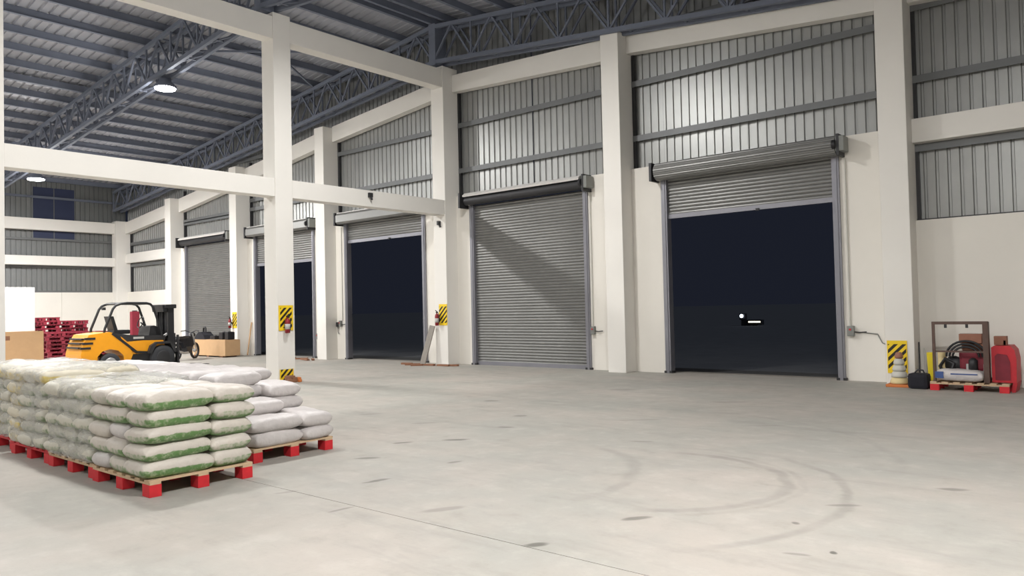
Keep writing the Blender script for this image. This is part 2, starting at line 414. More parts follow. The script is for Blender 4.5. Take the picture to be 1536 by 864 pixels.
# ------------------------------------------------------------------ trusses (double-plane lattice, spanning parallel to the gable)
def truss(y, label, hw=.17, parts=True, x0=XWW+.35, x1=XE-.35):
    t = thing('roof_truss', label, 'truss', (0, y, 0))
    for s in (-1, 1):
        for a, b in ((x0, RX), (RX, x1)):
            MB().bar((a, s*hw, ztop(a)), (b, s*hw, ztop(b)), .09, .11).build('top_chord', 'steel', t)
            MB().bar((a, s*hw, zbot(a)), (b, s*hw, zbot(b)), .09, .11).build('bottom_chord', 'steel', t)
        n = 15; 
        for a, b in ((RX, x0), (RX, x1)):
            step = (b-a)/n
            for i in range(n):
                xa, xb = a+i*step, a+(i+1)*step; xm = (xa+xb)/2
                mb1 = MB().bar((xa, s*hw, zbot(xa)), (xm, s*hw, ztop(xm)), .05); mb2 = MB().bar((xm, s*hw, ztop(xm)), (xb, s*hw, zbot(xb)), .05)
                mb3 = MB().bar((xb, s*hw, zbot(xb)), (xb, s*hw, ztop(xb)), .045)
                for q in (mb1, mb2, mb3): q.build('web_member', 'steel', t)
    MB().box(RX-.13, RX+.13, -.22, .22, zbot(RX)-.1, ztop(RX)+.08).build('king_post', 'steel', t)
    for i in range(-15, 15):
        x = RX+(i+.5)*1.42
        if x0 < x < x1:
            for q in (MB().bar((x, -hw, zbot(x)), (x, hw, zbot(x)), .045), MB().bar((x, -hw, ztop(x)), (x, hw, ztop(x)), .045), MB().bar((x-.5, -hw, zbot(x-.5)), (x+.5, hw, zbot(x+.5)), .035)): q.build('cross_tie', 'steel', t)
    return t
truss(15.42, 'grey steel lattice roof truss against the corrugated gable wall')
truss(9.85, 'grey steel lattice roof truss over the column with the low hazard plate')
truss(4.25, 'grey steel lattice roof truss over the white column at the left edge')
truss(-1.35, 'grey steel lattice roof truss behind the viewer', x0=-30)
BR = [((-17.9, 15.3), (-21.5, 10.0)), ((-21.4, 15.3), (-17.9, 10.0)), ((-12.2, 15.3), (-8.6, 10.0)), ((-8.6, 15.3), (-12.2, 10.0))]
for i, (a, b) in enumerate(BR):
    o = MB().bar((a[0], a[1], ztop(a[0])+.06), (b[0], b[1], ztop(b[0])+.06), .05).build('roof_brace', 'steel')
    tag(o, ['thin diagonal roof brace meeting the gable truss left of its king post', 'thin diagonal roof brace crossing behind, farther left of the king post', 'thin diagonal roof brace starting nearest right of the king post', 'thin diagonal roof brace farthest right of the king post'][i], 'brace')

# ------------------------------------------------------------------ concrete columns and beams
COLTOP = [8.4, 8.08, 8.55, 7.78, 7.2, 6.56]
CL = ['white concrete column between the open right shutter and the loaded red pallet', 'white concrete column between the closed shutter and the wide open shutter on its right',
      'tall white ridge column left of the closed shutter, with yellow sign and leaning board', 'white concrete column just left of the middle dark open doorway',
      'white concrete column behind the tan crate, left of the fourth doorway', 'white concrete column left of the far closed shutter, behind the forklift mast']
for i, x in enumerate(XR):
    tag(MB().box(x-CW, x, YC, YW+.14, 0, COLTOP[i], .012).build('concrete_column', 'white'), CL[i], 'column')
tag(MB().box(XWW, XWW+.5, 15.3, 15.98, 0, 6.05, .012).build('concrete_column', 'white'), 'white corner column at the far end where the two walls meet', 'column')
tag(MB().box(-15.83, -15.34, 9.86, 10.32, 0, 8.55, .012).build('concrete_column', 'white'), 'freestanding white column with fire extinguisher, behind the sacks', 'column')
tag(MB().box(-15.83, -15.34, 3.95, 4.47, 0, 8.55, .012).build('concrete_column', 'white'), 'white column cut off by the left edge of the photo', 'column')
BT = [7.62, 8.15, 8.35, 7.82, 7.14, 6.56, 6.0]; BB = [7.10, 7.62, 7.86, 7.3, 6.6, 5.98, 5.46]
BX = XR + [XWW+.5]
BLAB = ['sloping white top beam right of the column by the open shutter', 'sloping white top beam above the wide open right shutter', 'sloping white top beam above the closed shutter', 'sloping white top beam above the middle dark doorway',
        'sloping white top beam above the fourth doorway from the right', 'sloping white top beam above the far closed shutter', 'short sloping white top beam next to the far corner']
def slopebeam(xa, za, ba, xb, zb, bb, lab):
    tag(MB().prism([(xa, ba), (xb, bb), (xb, zb), (xa, za)], YW-.08, YW+.16, 'y').build('concrete_beam', 'white'), lab, 'beam')
slopebeam(XR[0], 7.62+.15, 7.15, 3.0, 7.3, 6.75, BLAB[0])
for i in range(1, 6):
    xa, xb = XR[i], XR[i-1]-CW
    zb = {1: 7.75}.get(i, BT[i-1]-.04); bb = {1: 7.15}.get(i, BB[i-1]-.04)
    slopebeam(xa, BT[i], BB[i], xb, zb, bb, BLAB[i])
slopebeam(XWW+.5, 6.0, 5.46, XR[5]-CW, 6.5, 5.94, BLAB[6])
B = lambda x0, x1, y0, y1, z0, z1, lab: tag(MB().box(x0, x1, y0, y1, z0, z1, .01).build('concrete_beam', 'white'), lab, 'beam')
B(XR[0], 3.0, YW-.08, YW+.16, 4.50, 4.95, 'white middle beam between grey sheets above the loaded red pallet')
B(XWW+.5, XR[5]-CW, YW-.08, YW+.16, 4.08, 4.52, 'short white middle beam right of the far corner column')
B(XWW-.02, XWW+.3, 3.0, 15.3, 5.46, 5.96, 'upper white beam across the far end wall')
B(XWW-.02, XWW+.3, 3.0, 15.3, 3.92, 4.32, 'lower white beam across the far end wall')
for (y0, y1, n) in ((10.32, YC, 'right'), (4.47, 9.86, 'left'), (-1.6, 3.95, '')):
    if n:
        B(-15.72, -15.36, y0, y1, 4.27, 4.69, 'lower white tie beam %s of the freestanding column' % n)
        B(-15.72, -15.36, y0, y1, 7.93, 8.45, 'upper white ridge beam %s of the freestanding column' % n)

# ------------------------------------------------------------------ roller shutters
def shutter(idx, x0, x1, zlow, hood, r=.19):
    d = structE('door_%d' % idx)
    ra = .14
    for a in (x0, x1-ra):
        MB().box(a, a+ra, YW-.05, YW+.14, 0, 4.5).box(a+.04, a+ra-.04, YW-.065, YW-.05, 0, 4.5).build('guide_rail', 'rail', d)
        MB().box(a-.03, a+ra+.03, YW-.06, YW+.1, 0, .05).build('foot_plate', 'dark', d)
    # curtain of interlocking slats
    vs = []; z = 4.5; p = .078; n = 0; pts = []
    while z > zlow+.1:
        for o, dd in ((0, 0), (.018, -.014), (.04, -.019), (.062, -.014)): pts.append((z-o, dd))
        z -= p
    pts.append((zlow+.1, 0))
    for zz, dd in pts: vs += [(x0+ra-.03, YW+.05+dd, zz), (x1-ra+.03, YW+.05+dd, zz)]
    mb = MB(); mb.add(vs, [(2*i, 2*i+1, 2*i+3, 2*i+2) for i in range(len(pts)-1)], False)
    c = mb.build('curtain_slats', 'shutter', d); c['kind'] = 'stuff'
    MB().box(x0+ra-.03, x1-ra+.03, YW+.015, YW+.075, zlow, zlow+.1).build('bottom_bar', 'rail', d)
    if zlow > 1: MB().box((x0+x1)/2+.25, (x0+x1)/2+.32, YW-.02, YW+.015, zlow-.02, zlow+.03).build('handle', 'black', d)
    # coil
    yc, zc = YW-.16, 4.64
    if not hood:
        prof = []
        nn = 96
        ring = [(yc+(r+(-.007 if k % 4 == 0 else .004))*math.cos(2*PI*k/nn), zc+(r+(-.007 if k % 4 == 0 else .004))*math.sin(2*PI*k/nn)) for k in range(nn)]
        MB().prism(ring, x0-.02, x1+.02, 'x').build('coil', 'shutter', d)
    elif hood == 1:   # plain smooth hood
        MB().prism([(yc-.2, zc-.12), (yc-.2, zc+.1), (yc-.14, zc+.17), (YW, zc+.17), (YW, zc-.16), (yc-.14, zc-.18)], x0-.02, x1+.02, 'x').build('hood', 'shutter', d)
        MB().box(x0-.02, x1-.2, yc-.15, YW, zc+.172, zc+.19).build('hood_top', 'whitetop', d)
    else:
        MB().cyl((x0, yc, zc-.02), (x1, yc, zc-.02), .13).build('coil', 'dark', d)
        MB().prism([(yc-.17, zc+.08), (yc-.19, zc+.12), (yc-.1, zc+.19), (YW, zc+.19), (YW, zc+.17), (yc-.09, zc+.17)], x0+.02, x1-.05, 'x').build('hood', 'whitetop', d)
    for a, wd in ((x0-.12, .06), (x1+.06, .05)):
        MB().box(a, a+wd, yc-.21, YW, zc-.22, zc+.2).build('end_bracket', 'dark', d)
    m = MB().box(x1+.04, x1+.20, yc-.2, yc+.12, zc-.14, zc+.16, .02).build('motor_box', 'grey', d)
    MB().cyl((x1-.02, yc-.18, zc), (x1+.05, yc-.18, zc), .09).build('motor_cap', 'black', m)
    return d
shutter(1, *DOORS[0], 3.56, 0, .2)
shutter(2, *DOORS[1], 0.0, 2)
shutter(3, *DOORS[2], 3.84, 1)
shutter(4, *DOORS[3], 3.36, 1)
shutter(5, *DOORS[4], 0.0, 2)
# thresholds
for i, (a, b) in enumerate(DOORS):
    struct(MB().box(a, b, 16.0, 16.26, -.2, .004).build('trim_%d' % (i+1), 'board'))
# conduits and control boxes
def control(x, z, lab, xc, w=.13, y=YW, top=4.4):
    t = thing('shutter_control_box', lab, 'control box', (x, y, z))
    MB().box(-w/2, w/2, -.1, 0, -.1, .1, .012).build('case', 'grey', t)
    MB().cyl((0, -.115, .03), (0, -.1, .03), .02, 10).build('button', 'red', t)
    MB().tube([(xc, -.02, .1), (xc, -.02, top-z)], .016, 8).build('conduit', 'conduit', t)
    MB().tube([(w/2, -.04, -.02), (w/2+.1, -.05, -.03), (w/2+.22, -.03, -.02)], .012, 6).build('cable', 'dark', t)
    return t
control(-4.58, .98, 'grey control box on the wall right of the wide open shutter', -.02)
control(-10.66, .98, 'grey control box at the right edge of the closed shutter', -.02, .1)
control(-20.78, 1.18, 'small grey control box on the pier left of the middle dark doorway', .08, .09)
control(-22.05, .75, 'grey control box right of the fourth doorway, behind the freestanding column', -.02, .09)
o = MB().box(-.05, .05, -.07, 0, -.08, .08, .01).tube([(.0, -.03, -.08), (.03, -.04, -.25), (.05, -.02, -.32)], .012, 6).build('junction_box', 'dark'); o.location = (-20.93, YW-.02, 1.15)
tag(o, 'dark junction box between the pier and the column left of the middle doorway', 'junction box')
o = MB().tube([(-4.1, YW-.02, .92), (-4.02, YW-.02, .75), (-3.9, YW-.02, .70), (-3.87, YW-.02, .70)], .010, 6).tube([(-4.35, YW-.03, .95), (-4.2, YW-.02, .93), (-4.1, YW-.02, .92)], .010, 6).build('loose_cable', 'grey')
tag(o, 'thin grey cable running from the control box to the striped sign column', 'cable')
for (p, lab) in (((-15.35, 12.62, 4.56), 'small dark junction fitting on the lower tie beam'), ((-15.6, 15.3, 4.05), 'small dark fixture high on the ridge column under the tie beam')):
    t = thing('wall_fitting', lab, 'fitting', p)
    MB().box(0, .07, -.06, .06, -.06, .06, .01).build('case', 'dark', t)
    MB().tube([(.05, 0, -.05), (.09, 0, -.12)], .03, 8).build('nozzle', 'dark', t)

# ------------------------------------------------------------------ high-bay lamps
LL = {(-20.6, 9.85): 'larger lit round high-bay lamp on the roof truss, upper left', (-30.45, 9.85): 'smaller lit high-bay lamp under the lower tie beam, far left'}
for i, x in enumerate((-30.45, -20.6, -10.7, -.8)):
    for j, y in enumerate((9.85, 4.25, -1.35, -6.95)):
        if i == 3 and j < 1: continue  # unseen fourth column of lamps is added to brighten the right floor and wall
        z = zbot(x)-(.48 if i == 0 else .2)
        lab = LL.get((x, y), 'lit round high-bay lamp outside the picture, %s from the far end in the %s row' % (('first', 'second', 'third', 'fourth')[i], ('first', 'second', 'third', 'fourth')[j]))
        t = thing('high_bay_lamp', lab, 'lamp', (x, y, z))
        MB().lathe([(.03, .12), (.1, .10), (.13, .02), (.22, -.06), (.23, -.11), (.21, -.11)], 24).build('housing', 'steel', t)
        MB().lathe([(.205, -.105), (.2, -.135), (.12, -.15), (.01, -.155)], 24).build('lens', 'lens', t)
        MB().cyl((0, 0, .1), (0, 0, (.52 if i == 0 else .24)/1.3), .02, 8).build('hook', 'steel', t); t.scale = (1.3, 1.3, 1.3)
        ld = bpy.data.lights.new('high_bay_light', 'AREA'); ld.shape = 'DISK'; ld.size = .38; ld.energy = LAMP_W*(2.1, 1.05, .74, 1.75)[i]*(1.1, .8, .36, .3)[j]; ld.color = LAMP_COL
        lo = bpy.data.objects.new('high_bay_light', ld); C.objects.link(lo); lo.parent = t; lo.location = (0, 0, -.17)
        pd = bpy.data.lights.new('high_bay_sidelight', 'POINT'); pd.shadow_soft_size = .12; pd.energy = ld.energy*.30; pd.color = LAMP_COL
        po = bpy.data.objects.new('high_bay_sidelight', pd); C.objects.link(po); po.parent = t; po.location = (0, 0, -.32)
# far light in the yard
t = thing('yard_lamp', 'bright small lamp glowing in the dark yard beyond the open shutter', 'lamp', (-21.5, 51, 0))
MB().box(-.5, .5, -.25, .25, -.06, .35).build('base', 'black', t)
MB().lathe([(.13, 0), (.11, .05), (.03, .07)], 14, (-.45, -.28, .62), 'y').build('round_lens', 'farlight', t)
MB().box(-.65, -.2, -.2, .1, .35, .8, .04).build('housing', 'black', t)
MB().box(.05, .9, -.36, -.3, .16, .26, .02).build('strip_lens', 'farlight2', t)
MB().box(.0, 1.0, -.3, .1, .0, .36, .04).build('lower_housing', 'black', t)

# ------------------------------------------------------------------ pallets
def pallet(x0, x1, y0, y1, label, deck='deck', blk='palletred', rz=0, z=0):
    L, W = x1-x0, y1-y0
    t = thing('pallet', label, 'pallet', ((x0+x1)/2, (y0+y1)/2, z), rz)
    bw, bd = .14, .11
    for i in (-1, 0, 1):
        for j in (-1, 0, 1):
            cx, cy = i*(L-bw)/2, j*(W-bd)/2
            MB().box(cx-bw/2, cx+bw/2, cy-bd/2, cy+bd/2, .0, .108, .004).build('block', blk, t)
    for j in (-1, 0, 1):
        cy = j*(W-bd)/2
        MB().box(-L/2, L/2, cy-.05, cy+.05, .109, .129).build('stringer', deck if blk == 'palletred' else blk, t)
    n = 7
    for i in range(n):
        cx = -L/2+.05+i*(L-.10)/(n-1)
        MB().box(cx-.05, cx+.05, -W/2, W/2, .130, .150).build('deck_board', deck, t)
    return t

# ------------------------------------------------------------------ sacks
def sack_mesh(seed, L=.655, W=.435, H=.176):
    rnd = random.Random(seed); nx, ny = 18, 12; mb = MB()
    U = [math.sin(PI/2*(2*i/nx-1)) for i in range(nx+1)]; V = [math.sin(PI/2*(2*j/ny-1)) for j in range(ny+1)]
    off = Vector((rnd.uniform(-9, 9), rnd.uniform(-9, 9), rnd.uniform(-9, 9)))
    vs = []; ids = {}
    for s in (1, -1):
        for i, u in enumerate(U):
            for j, v in enumerate(V):
                edge = i in (0, nx) or j in (0, ny)
                if s == -1 and edge: ids[(s, i, j)] = ids[(1, i, j)]; continue
                pr = max(0, 1-abs(u)**6)**.36*max(0, 1-abs(v)**5)**.36
                x = u*L/2*(1-.035*(v*v)); y = v*W/2*(1-.05*(u*u))
                nz = noise.noise(Vector((x*7, y*7, s*2))+off)*.012+noise.noise(Vector((x*16, y*16, s*5))+off)*.005
                z = s*H/2*pr*(1 if s > 0 else .98)+nz*(pr if s > 0 else .5*pr) + .012*noise.noise(Vector((x*5, y*5, 0))+off)*(1-pr)
                ids[(s, i, j)] = len(vs); vs.append((x, y, z))
    fs = []
    for s in (1, -1):
        for i in range(nx):
            for j in range(ny):
                q = (ids[(s, i, j)], ids[(s, i+1, j)], ids[(s, i+1, j+1)], ids[(s, i, j+1)])
                fs.append(q if s > 0 else q[::-1])
    mb.add(vs, fs, True); return mb
SM = {}
for kind in ('green', 'pale', 'yellow', 'white'):
    SM[kind] = [sack_mesh(sd*7+len(kind)).mesh('sack', 'sack_'+kind) for sd in range(5)]
ORD = ['bottom', 'second', 'third', 'fourth', 'fifth', 'sixth', 'seventh']
KN = {'green': 'white sack with green print', 'pale': 'film-wrapped sack with faded green print', 'yellow': 'sack with yellow print', 'white': 'plain white woven sack'}
rs = random.Random(4)
def stack(cx, cy, layers, where, kindf, group, skip=lambda l, k: False, z0=.151, lh=.150):
    """five sacks a layer: three across at the front, two along at the back"""
    names = ['front left', 'front middle', 'front right', 'rear left', 'rear right']
    for l in range(layers):
        P = [(-.40, -.20, PI/2), (0, -.20, PI/2), (.40, -.20, PI/2), (-.30, .31, 0), (.30, .31, 0)]
        if l % 2 and rs.random() < .15: P = [(x, -y, r) for x, y, r in P]
        for k, (x, y, r) in enumerate(P):
            if skip(l, k): continue
            kd = kindf(l, k); me = rs.choice(SM[kd])
            o = put('sack', me, None, (cx+x+rs.uniform(-.015, .015), cy+y+rs.uniform(-.015, .015), z0+lh*(l+.5)+rs.uniform(-.004, .004)),
                    (rs.uniform(-.05, .05), rs.uniform(-.035, .035), r+rs.uniform(-.09, .09)+(PI if rs.random() < .5 else 0)))
            o.scale = (rs.uniform(.94, 1.05), rs.uniform(.93, 1.04), rs.uniform(.94, 1.06))
            tag(o, '%s, %s layer, %s of %s' % (KN[kd], ORD[l], names[k], where), 'sack', group)
def film(cx, cy, L, W, z0, z1, lab, seed):
    mb = MB(); n = 56; rows = 14; vs = []
    off = Vector((seed*3.1, seed*1.7, 0))
    def rr(t, e):   # rounded rectangle
        c, s = math.cos(t), math.sin(t); q = (abs(c)**e+abs(s)**e)**(-1/e); return c*q, s*q
    for j in range(rows+1):
        z = z0+(z1-z0)*j/rows
        for i in range(n):
            u, v = rr(2*PI*i/n, 9); ns = noise.noise(Vector((u*4, v*4, z*9))+off)*.028
            top = .03*max(0, (z-z1+.1)/.1)
            vs.append((cx+u*(L/2+ns-top), cy+v*(W/2+ns-top), z+.01*ns))
    fs = [(j*n+i, j*n+(i+1) % n, (j+1)*n+(i+1) % n, (j+1)*n+i) for j in range(rows) for i in range(n)]
    base = (rows)*n
    for q in (.75, .45, .15):
        for i in range(n):
            u, v = rr(2*PI*i/n, 7); vs.append((cx+u*L/2*q, cy+v*W/2*q, z1+.03+noise.noise(Vector((u*q*5, v*q*5, 3))+off)*.035))
    for k in range(3):
        a = base+k*n; b = a+n
        fs += [(a+i, a+(i+1) % n, b+(i+1) % n, b+i) for i in range(n)]
    fs.append(tuple(base+3*n+i for i in range(n)))
    mb.add(vs, fs, True); o = mb.build('stretch_film', 'film'); tag(o, lab, 'plastic film'); return o
# near row (front edge at y = 3.07)
ya, yb = 3.06, 4.06
pallet(-8.0, -6.78, ya, yb, 'nearest red-block pallet with bare wooden deck, under green-printed sacks')
stack(-7.39, 3.545, 5, 'the nearest pallet', lambda l, k: 'green' if (k in (2, 4) or l in (1, 4)) else ('white' if rs.random() < .3 else 'green'), 'sacks on the nearest pallet')
pallet(-9.24, -8.04, ya+.03, yb+.03, 'second pallet of the near row, red blocks and bare wooden deck')
stack(-8.64, 3.58, 5, 'the near row\'s second pallet', lambda l, k: 'pale', 'sacks on the second pallet of the near row')
film(-8.65, 3.60, 1.27, 1.10, .16, .93, 'clear wrinkled film around the sacks of the near row\'s second pallet', 1)
pallet(-10.5, -9.3, ya+.05, yb+.05, 'third pallet of the near row, painted red all over', 'palletred')
stack(-9.9, 3.60, 6, 'the near row\'s third pallet', lambda l, k: 'yellow' if k == 0 or l == 5 else 'pale', 'sacks on the third pallet of the near row', lh=.141)
film(-9.92, 3.62, 1.22, 1.10, .16, 1.01, 'clear wrinkled film around the sacks of the near row\'s third pallet', 2)
pallet(-11.85, -10.65, ya+.12, yb+.12, 'fourth pallet of the near row, at the left edge of the photo', 'palletred')
stack(-11.25, 3.67, 6, 'the near row\'s fourth pallet', lambda l, k: 'yellow' if (k in (0, 1) and l % 2) or l > 4 else 'pale', 'sacks on the fourth pallet of the near row', lh=.141)
film(-11.26, 3.69, 1.24, 1.10, .16, 1.01, 'clear cloudy film around the sacks of the near row\'s fourth pallet', 3)
# rear row
pallet(-8.55, -7.36, 4.42, 5.44, 'red pallet at the right end of the rear row, under low white sacks')
SK = {2: (0, 1, 2, 3), 3: (0, 3), 4: ()}
stack(-7.95, 4.92, 5, 'the rear row\'s right-end pallet', lambda l, k: 'white', 'white sacks on the right end pallet of the rear row',
      skip=lambda l, k: (l == 2 and k in (2, 4)) or (l >= 3 and k in (1, 2, 4)) or (l == 4 and k == 3))
for q in range(3):
    x0 = -8.6-1.25*(q+1)
    pallet(x0, x0+1.2, 4.45, 5.47, 'rear row pallet hidden under white sacks, %s from the right' % ('second', 'third', 'fourth')[q])
    stack(x0+.6, 4.95, 5, 'the rear row\'s %s pallet' % ('second', 'third', 'fourth')[q], lambda l, k: 'white', 'white sacks on the %s pallet of the rear row' % ('second', 'third', 'fourth')[q])

# ------------------------------------------------------------------ fire extinguishers and hazard plates
def plate(loc, rz, w, h, lab):
    o = MB().box(-w/2, w/2, -.012, 0, -h/2, h/2).build('hazard_plate', 'hazard', None, loc, (0, 0, rz)); return tag(o, lab, 'sign')
def extinguisher(loc, rz, lab):
    t = thing('fire_extinguisher', lab, 'extinguisher', loc, rz); t.scale = (.76, .76, .76)
    MB().lathe([(.05, 0), (.075, .01), (.078, .36), (.06, .42), (.025, .45), (.022, .49)], 18, (0, -.12, 0)).build('cylinder', 'extred', t)
    MB().lathe([(.0795, .12), (.0797, .28)], 18, (0, -.12, 0)).build('label_band', 'whiteboard', t)
    MB().box(-.02, .02, -.16, -.08, .48, .52).bar((0, -.1, .52), (0, -.2, .58), .02).build('valve_handle', 'black', t)
    MB().tube([(.03, -.12, .5), (.1, -.12, .45), (.11, -.12, .25), (.095, -.12, .08)], .012, 6).build('hose', 'black', t)
    MB().box(-.04, .04, -.05, 0, .2, .3).build('bracket', 'dark', t)
    return t
plate((-15.335, 10.08, 1.47), PI/2, .38, .58, 'yellow and black striped plate high on the freestanding column')
extinguisher((-15.33, 10.06, 1.12), PI/2, 'red fire extinguisher on the freestanding column')
plate((-15.335, 10.08, .16), PI/2, .36, .26, 'low yellow and black plate at the foot of the freestanding column')
t = thing('scrap_pile', 'small orange-brown scrap heap at the foot of the freestanding column', 'scrap', (-15.1, 10.1, 0))
for i, (x, y, s) in enumerate(((0, 0, .07), (-.05, .15, .06), (.06, -.14, .05), (.1, .1, .04), (-.06, -.05, .09))):
    MB().box(x-s, x+s, y-s, y+s, .0, s*1.7, .02).build('lump', 'orangecone' if i % 2 else 'brown', t)
plate((-15.50, YC-.003, 1.43), 0, .32, .60, 'yellow and black striped plate on the ridge column by the middle doorway')
extinguisher((-15.66, YC-.01, 1.12), 0, 'red fire extinguisher on the ridge column by the middle doorway')
plate((-26.72, YC-.003, 1.35), 0, .30, .60, 'yellow plate on the column behind the tan crate')
extinguisher((-26.9, YC-.01, 1.05), 0, 'red fire extinguisher on the column behind the tan crate')
plate((-3.66, YC-.003, .52), 0, .34, .60, 'yellow and black striped plate low on the right column')
# stacked cones before the right plate
for i in range(5):
    z = .03+.115*i; r = .15-.021*i
    o = MB().lathe([(r-.02, 0), (r+.004, .012), (r+.006, .04), (r-.012, .095), (r-.03, .112)], 22).build('traffic_cone', ('cream', 'conduit', 'conduit', 'conduit', 'cardboard')[i], None, (-3.58, 15.1, z+.02))
    tag(o, 'banded cone nested %s in the pile before the striped plate' % ('lowest', 'second lowest', 'in the middle', 'second highest', 'topmost')[i], 'cone', 'cones nested before the striped plate')
o = MB().box(-.2, .2, -.16, .16, 0, .05, .01).build('cone_base', 'orangecone', None, (-3.58, 15.1, 0)); tag(o, 'flat orange base slab under the pile of banded cones', 'cone base')
# board leaning at the ridge column, rubble around
o = MB().bar((-16.02, 14.98, .02), (-15.86, 15.25, 1.12), .2, .03).build('leaning_board', 'board'); tag(o, 'grey weathered board leaning by the ridge column', 'board')
def debris(name, pts, lab, m):
    t = thing(name, lab, 'scrap', (pts[0][0], pts[0][1], 0)); r = random.Random(len(lab))
    for x, y, l in pts:
        a = r.uniform(-.6, .6); q = (x-pts[0][0], y-pts[0][1])
        MB().bar((q[0]-l/2*math.cos(a), q[1]-l/2*math.sin(a), .025), (q[0]+l/2*math.cos(a), q[1]+l/2*math.sin(a), .03), .09, .05).build('scrap_piece', m, t)
debris('floor_scrap', [(-16.3, 14.9, .5), (-16.7, 15.0, .4), (-15.7, 14.95, .4), (-15.2, 15.0, .45), (-14.9, 15.1, .3), (-16.0, 14.75, .35)], 'brown scrap strips on the floor around the leaning board', 'brown')
debris('floor_scrap', [(-21.6, 14.9, .8), (-22.3, 15.0, .9), (-23.0, 15.1, .7), (-21.3, 15.0, .5)], 'reddish brown planks on the floor before the fourth doorway', 'brown')
o = MB().bar((-26.3, 15.6, .02), (-26.25, 15.76, 1.25), .035).build('broom_handle', 'ply'); tag(o, 'thin wooden stick leaning on the wall left of the fourth doorway', 'stick')

# ------------------------------------------------------------------ forklift (faces +Y)
F = thing('forklift', 'yellow forklift with black mast and overhead guard, behind the sacks', 'forklift', (-23.05, 9.72, 0))
cw = MB()
prof = [(-1.36, .30), (-1.38, .55), (-1.30, .86), (-1.16, 1.10), (-.62, 1.16), (-.50, 1.12), (-.06, .66), (.02, .50), (-.06, .30), (-.22, .30), (-.24, .48), (-.38, .62), (-.60, .68), (-.82, .62), (-.94, .48), (-.96, .30)]
cw.prism(prof, -.54, .54, 'x').build('counterweight', 'orange', F)
for i in range(3): MB().box(-.42, .42, -1.40+.04*i, -1.16+.05*i, .72+.12*i, .765+.12*i).box(.5, .553, -1.39+.06*i, -1.12+.06*i, .70+.13*i, .76+.13*i).build('vent_slot', 'black', F)
MB().prism([(-.1, .48), (.95, .50), (.95, .86), (.3, .88), (-.12, .86), (-.3, 1.02)], -.5, .5, 'x').build('side_panel', 'orange', F)
MB().prism([(-.35, .86), (.98, .86), (.98, 1.0), (.4, 1.02), (-.1, 1.06), (-.55, 1.14)], -.48, .48, 'x').build('hood', 'dark', F)
MB().box(.495, .51, .05, .35, .93, .99).build('name_strip', 'whiteboard', F)
for s in (-1, 1):
    MB().bar((s*.52, -.55, 1.12), (s*.52, .12, .55), .06, .07).bar((s*.52, .12, .55), (s*.52, .75, .5), .06, .07).build('side_frame', 'black', F)
MB().box(-.5, .5, -.2, .95, .26, .5).build('chassis', 'dark', F)
# seat, wheel, dash
seat = MB().box(-.24, .24, -.38, .08, 1.08, 1.20, .03).build('seat', 'black', F)
MB().prism([(-.36, 1.18), (-.26, 1.18), (-.38, 1.6), (-.47, 1.6)], -.22, .22, 'x').build('seat_back', 'black', F)
MB().prism([(.55, .95), (.92, .95), (.92, 1.22), (.72, 1.3), (.6, 1.28)], -.36, .36, 'x').build('dashboard', 'black', F)
MB().tube([(-.05+.17*math.cos(t), .50+.06*math.sin(t), 1.40+.16*math.sin(t)) for t in [2*PI*k/20 for k in range(20)]], .014, 6, True).bar((-.05, .66, 1.25), (-.05, .5, 1.4), .03).build('steering_wheel', 'black', F)
# overhead guard
for s in (-1, 1):
    x = s*.47
    def arc(pts): return pts
    MB().tube([(x, -.74, 1.12), (x, -.72, 1.25), (x, -.50, 1.80), (x, -.42, 1.90), (x, -.28, 1.955), (x, -.1, 1.97), (x, .45, 1.96), (x, .56, 1.93), (x, .64, 1.84), (x, .82, 1.3), (x, .95, .78)], .036, 8).build('guard_pillar', 'black', F)
for y, z in ((-.3, 1.95), (.5, 1.95)): MB().tube([(-.47, y, z), (.47, y, z)], .03, 8).build('guard_crossbar', 'black', F)
for i in range(6):
    x = -.38+i*.152; MB().bar((x, -.28, 1.955), (x, .48, 1.955), .022, .035).build('guard_bar', 'black', F)
MB().box(-.06, .06, -.6, -.52, 1.78, 1.86, .01).build('rear_lamp', 'black', F)
# mast
for s in (-1, 1):
    MB().box(s*.34-.05, s*.34+.05, 1.12, 1.30, .08, 1.90).build('mast_channel', 'black', F)
    MB().box(s*.25-.04, s*.25+.04, 1.16, 1.33, .08, 1.82).build('inner_channel', 'dark', F)
    MB().cyl((s*.14, 1.2, .2), (s*.14, 1.2, 1.75), .04, 12).build('lift_cylinder', 'dark', F)
    MB().bar((s*.3, .6, .75), (s*.3, 1.16, 1.05), .06).build('tilt_cylinder', 'chrome', F)
MB().box(-.44, .44, 1.02, 1.36, 1.80, 1.92, .02).prism([(1.0, 1.7), (1.2, 1.7), (1.2, 1.9), (.96, 1.9)], -.36, .36, 'x').build('mast_head', 'black', F)
MB().box(-.36, .36, 1.12, 1.3, .9, 1.0).box(-.36, .36, 1.12, 1.3, .25, .36).build('mast_crossmember', 'black', F)
MB().box(-.1, .1, 1.22, 1.3, .3, 1.8).build('chain_cover', 'black', F)
MB().box(-.48, .48, 1.36, 1.42, .12, .22).box(-.48, .48, 1.36, 1.42, .42, .5).box(-.45, -.40, 1.36, 1.42, .1, 1.0).box(.40, .45, 1.36, 1.42, .1, 1.0).build('carriage', 'dark', F)
for i in range(5): MB().box(-.26+.13*i-.012, -.26+.13*i+.012, 1.37, 1.40, .5, 1.05).build('backrest_bar', 'dark', F)
for s in (-1, 1): MB().box(s*.25-.06, s*.25+.06, 1.42, 1.46, .06, .6).prism([(1.44, .04), (2.45, .04), (2.45, .055), (1.44, .09)], s*.25-.06, s*.25+.06, 'x').build('fork', 'dark', F)
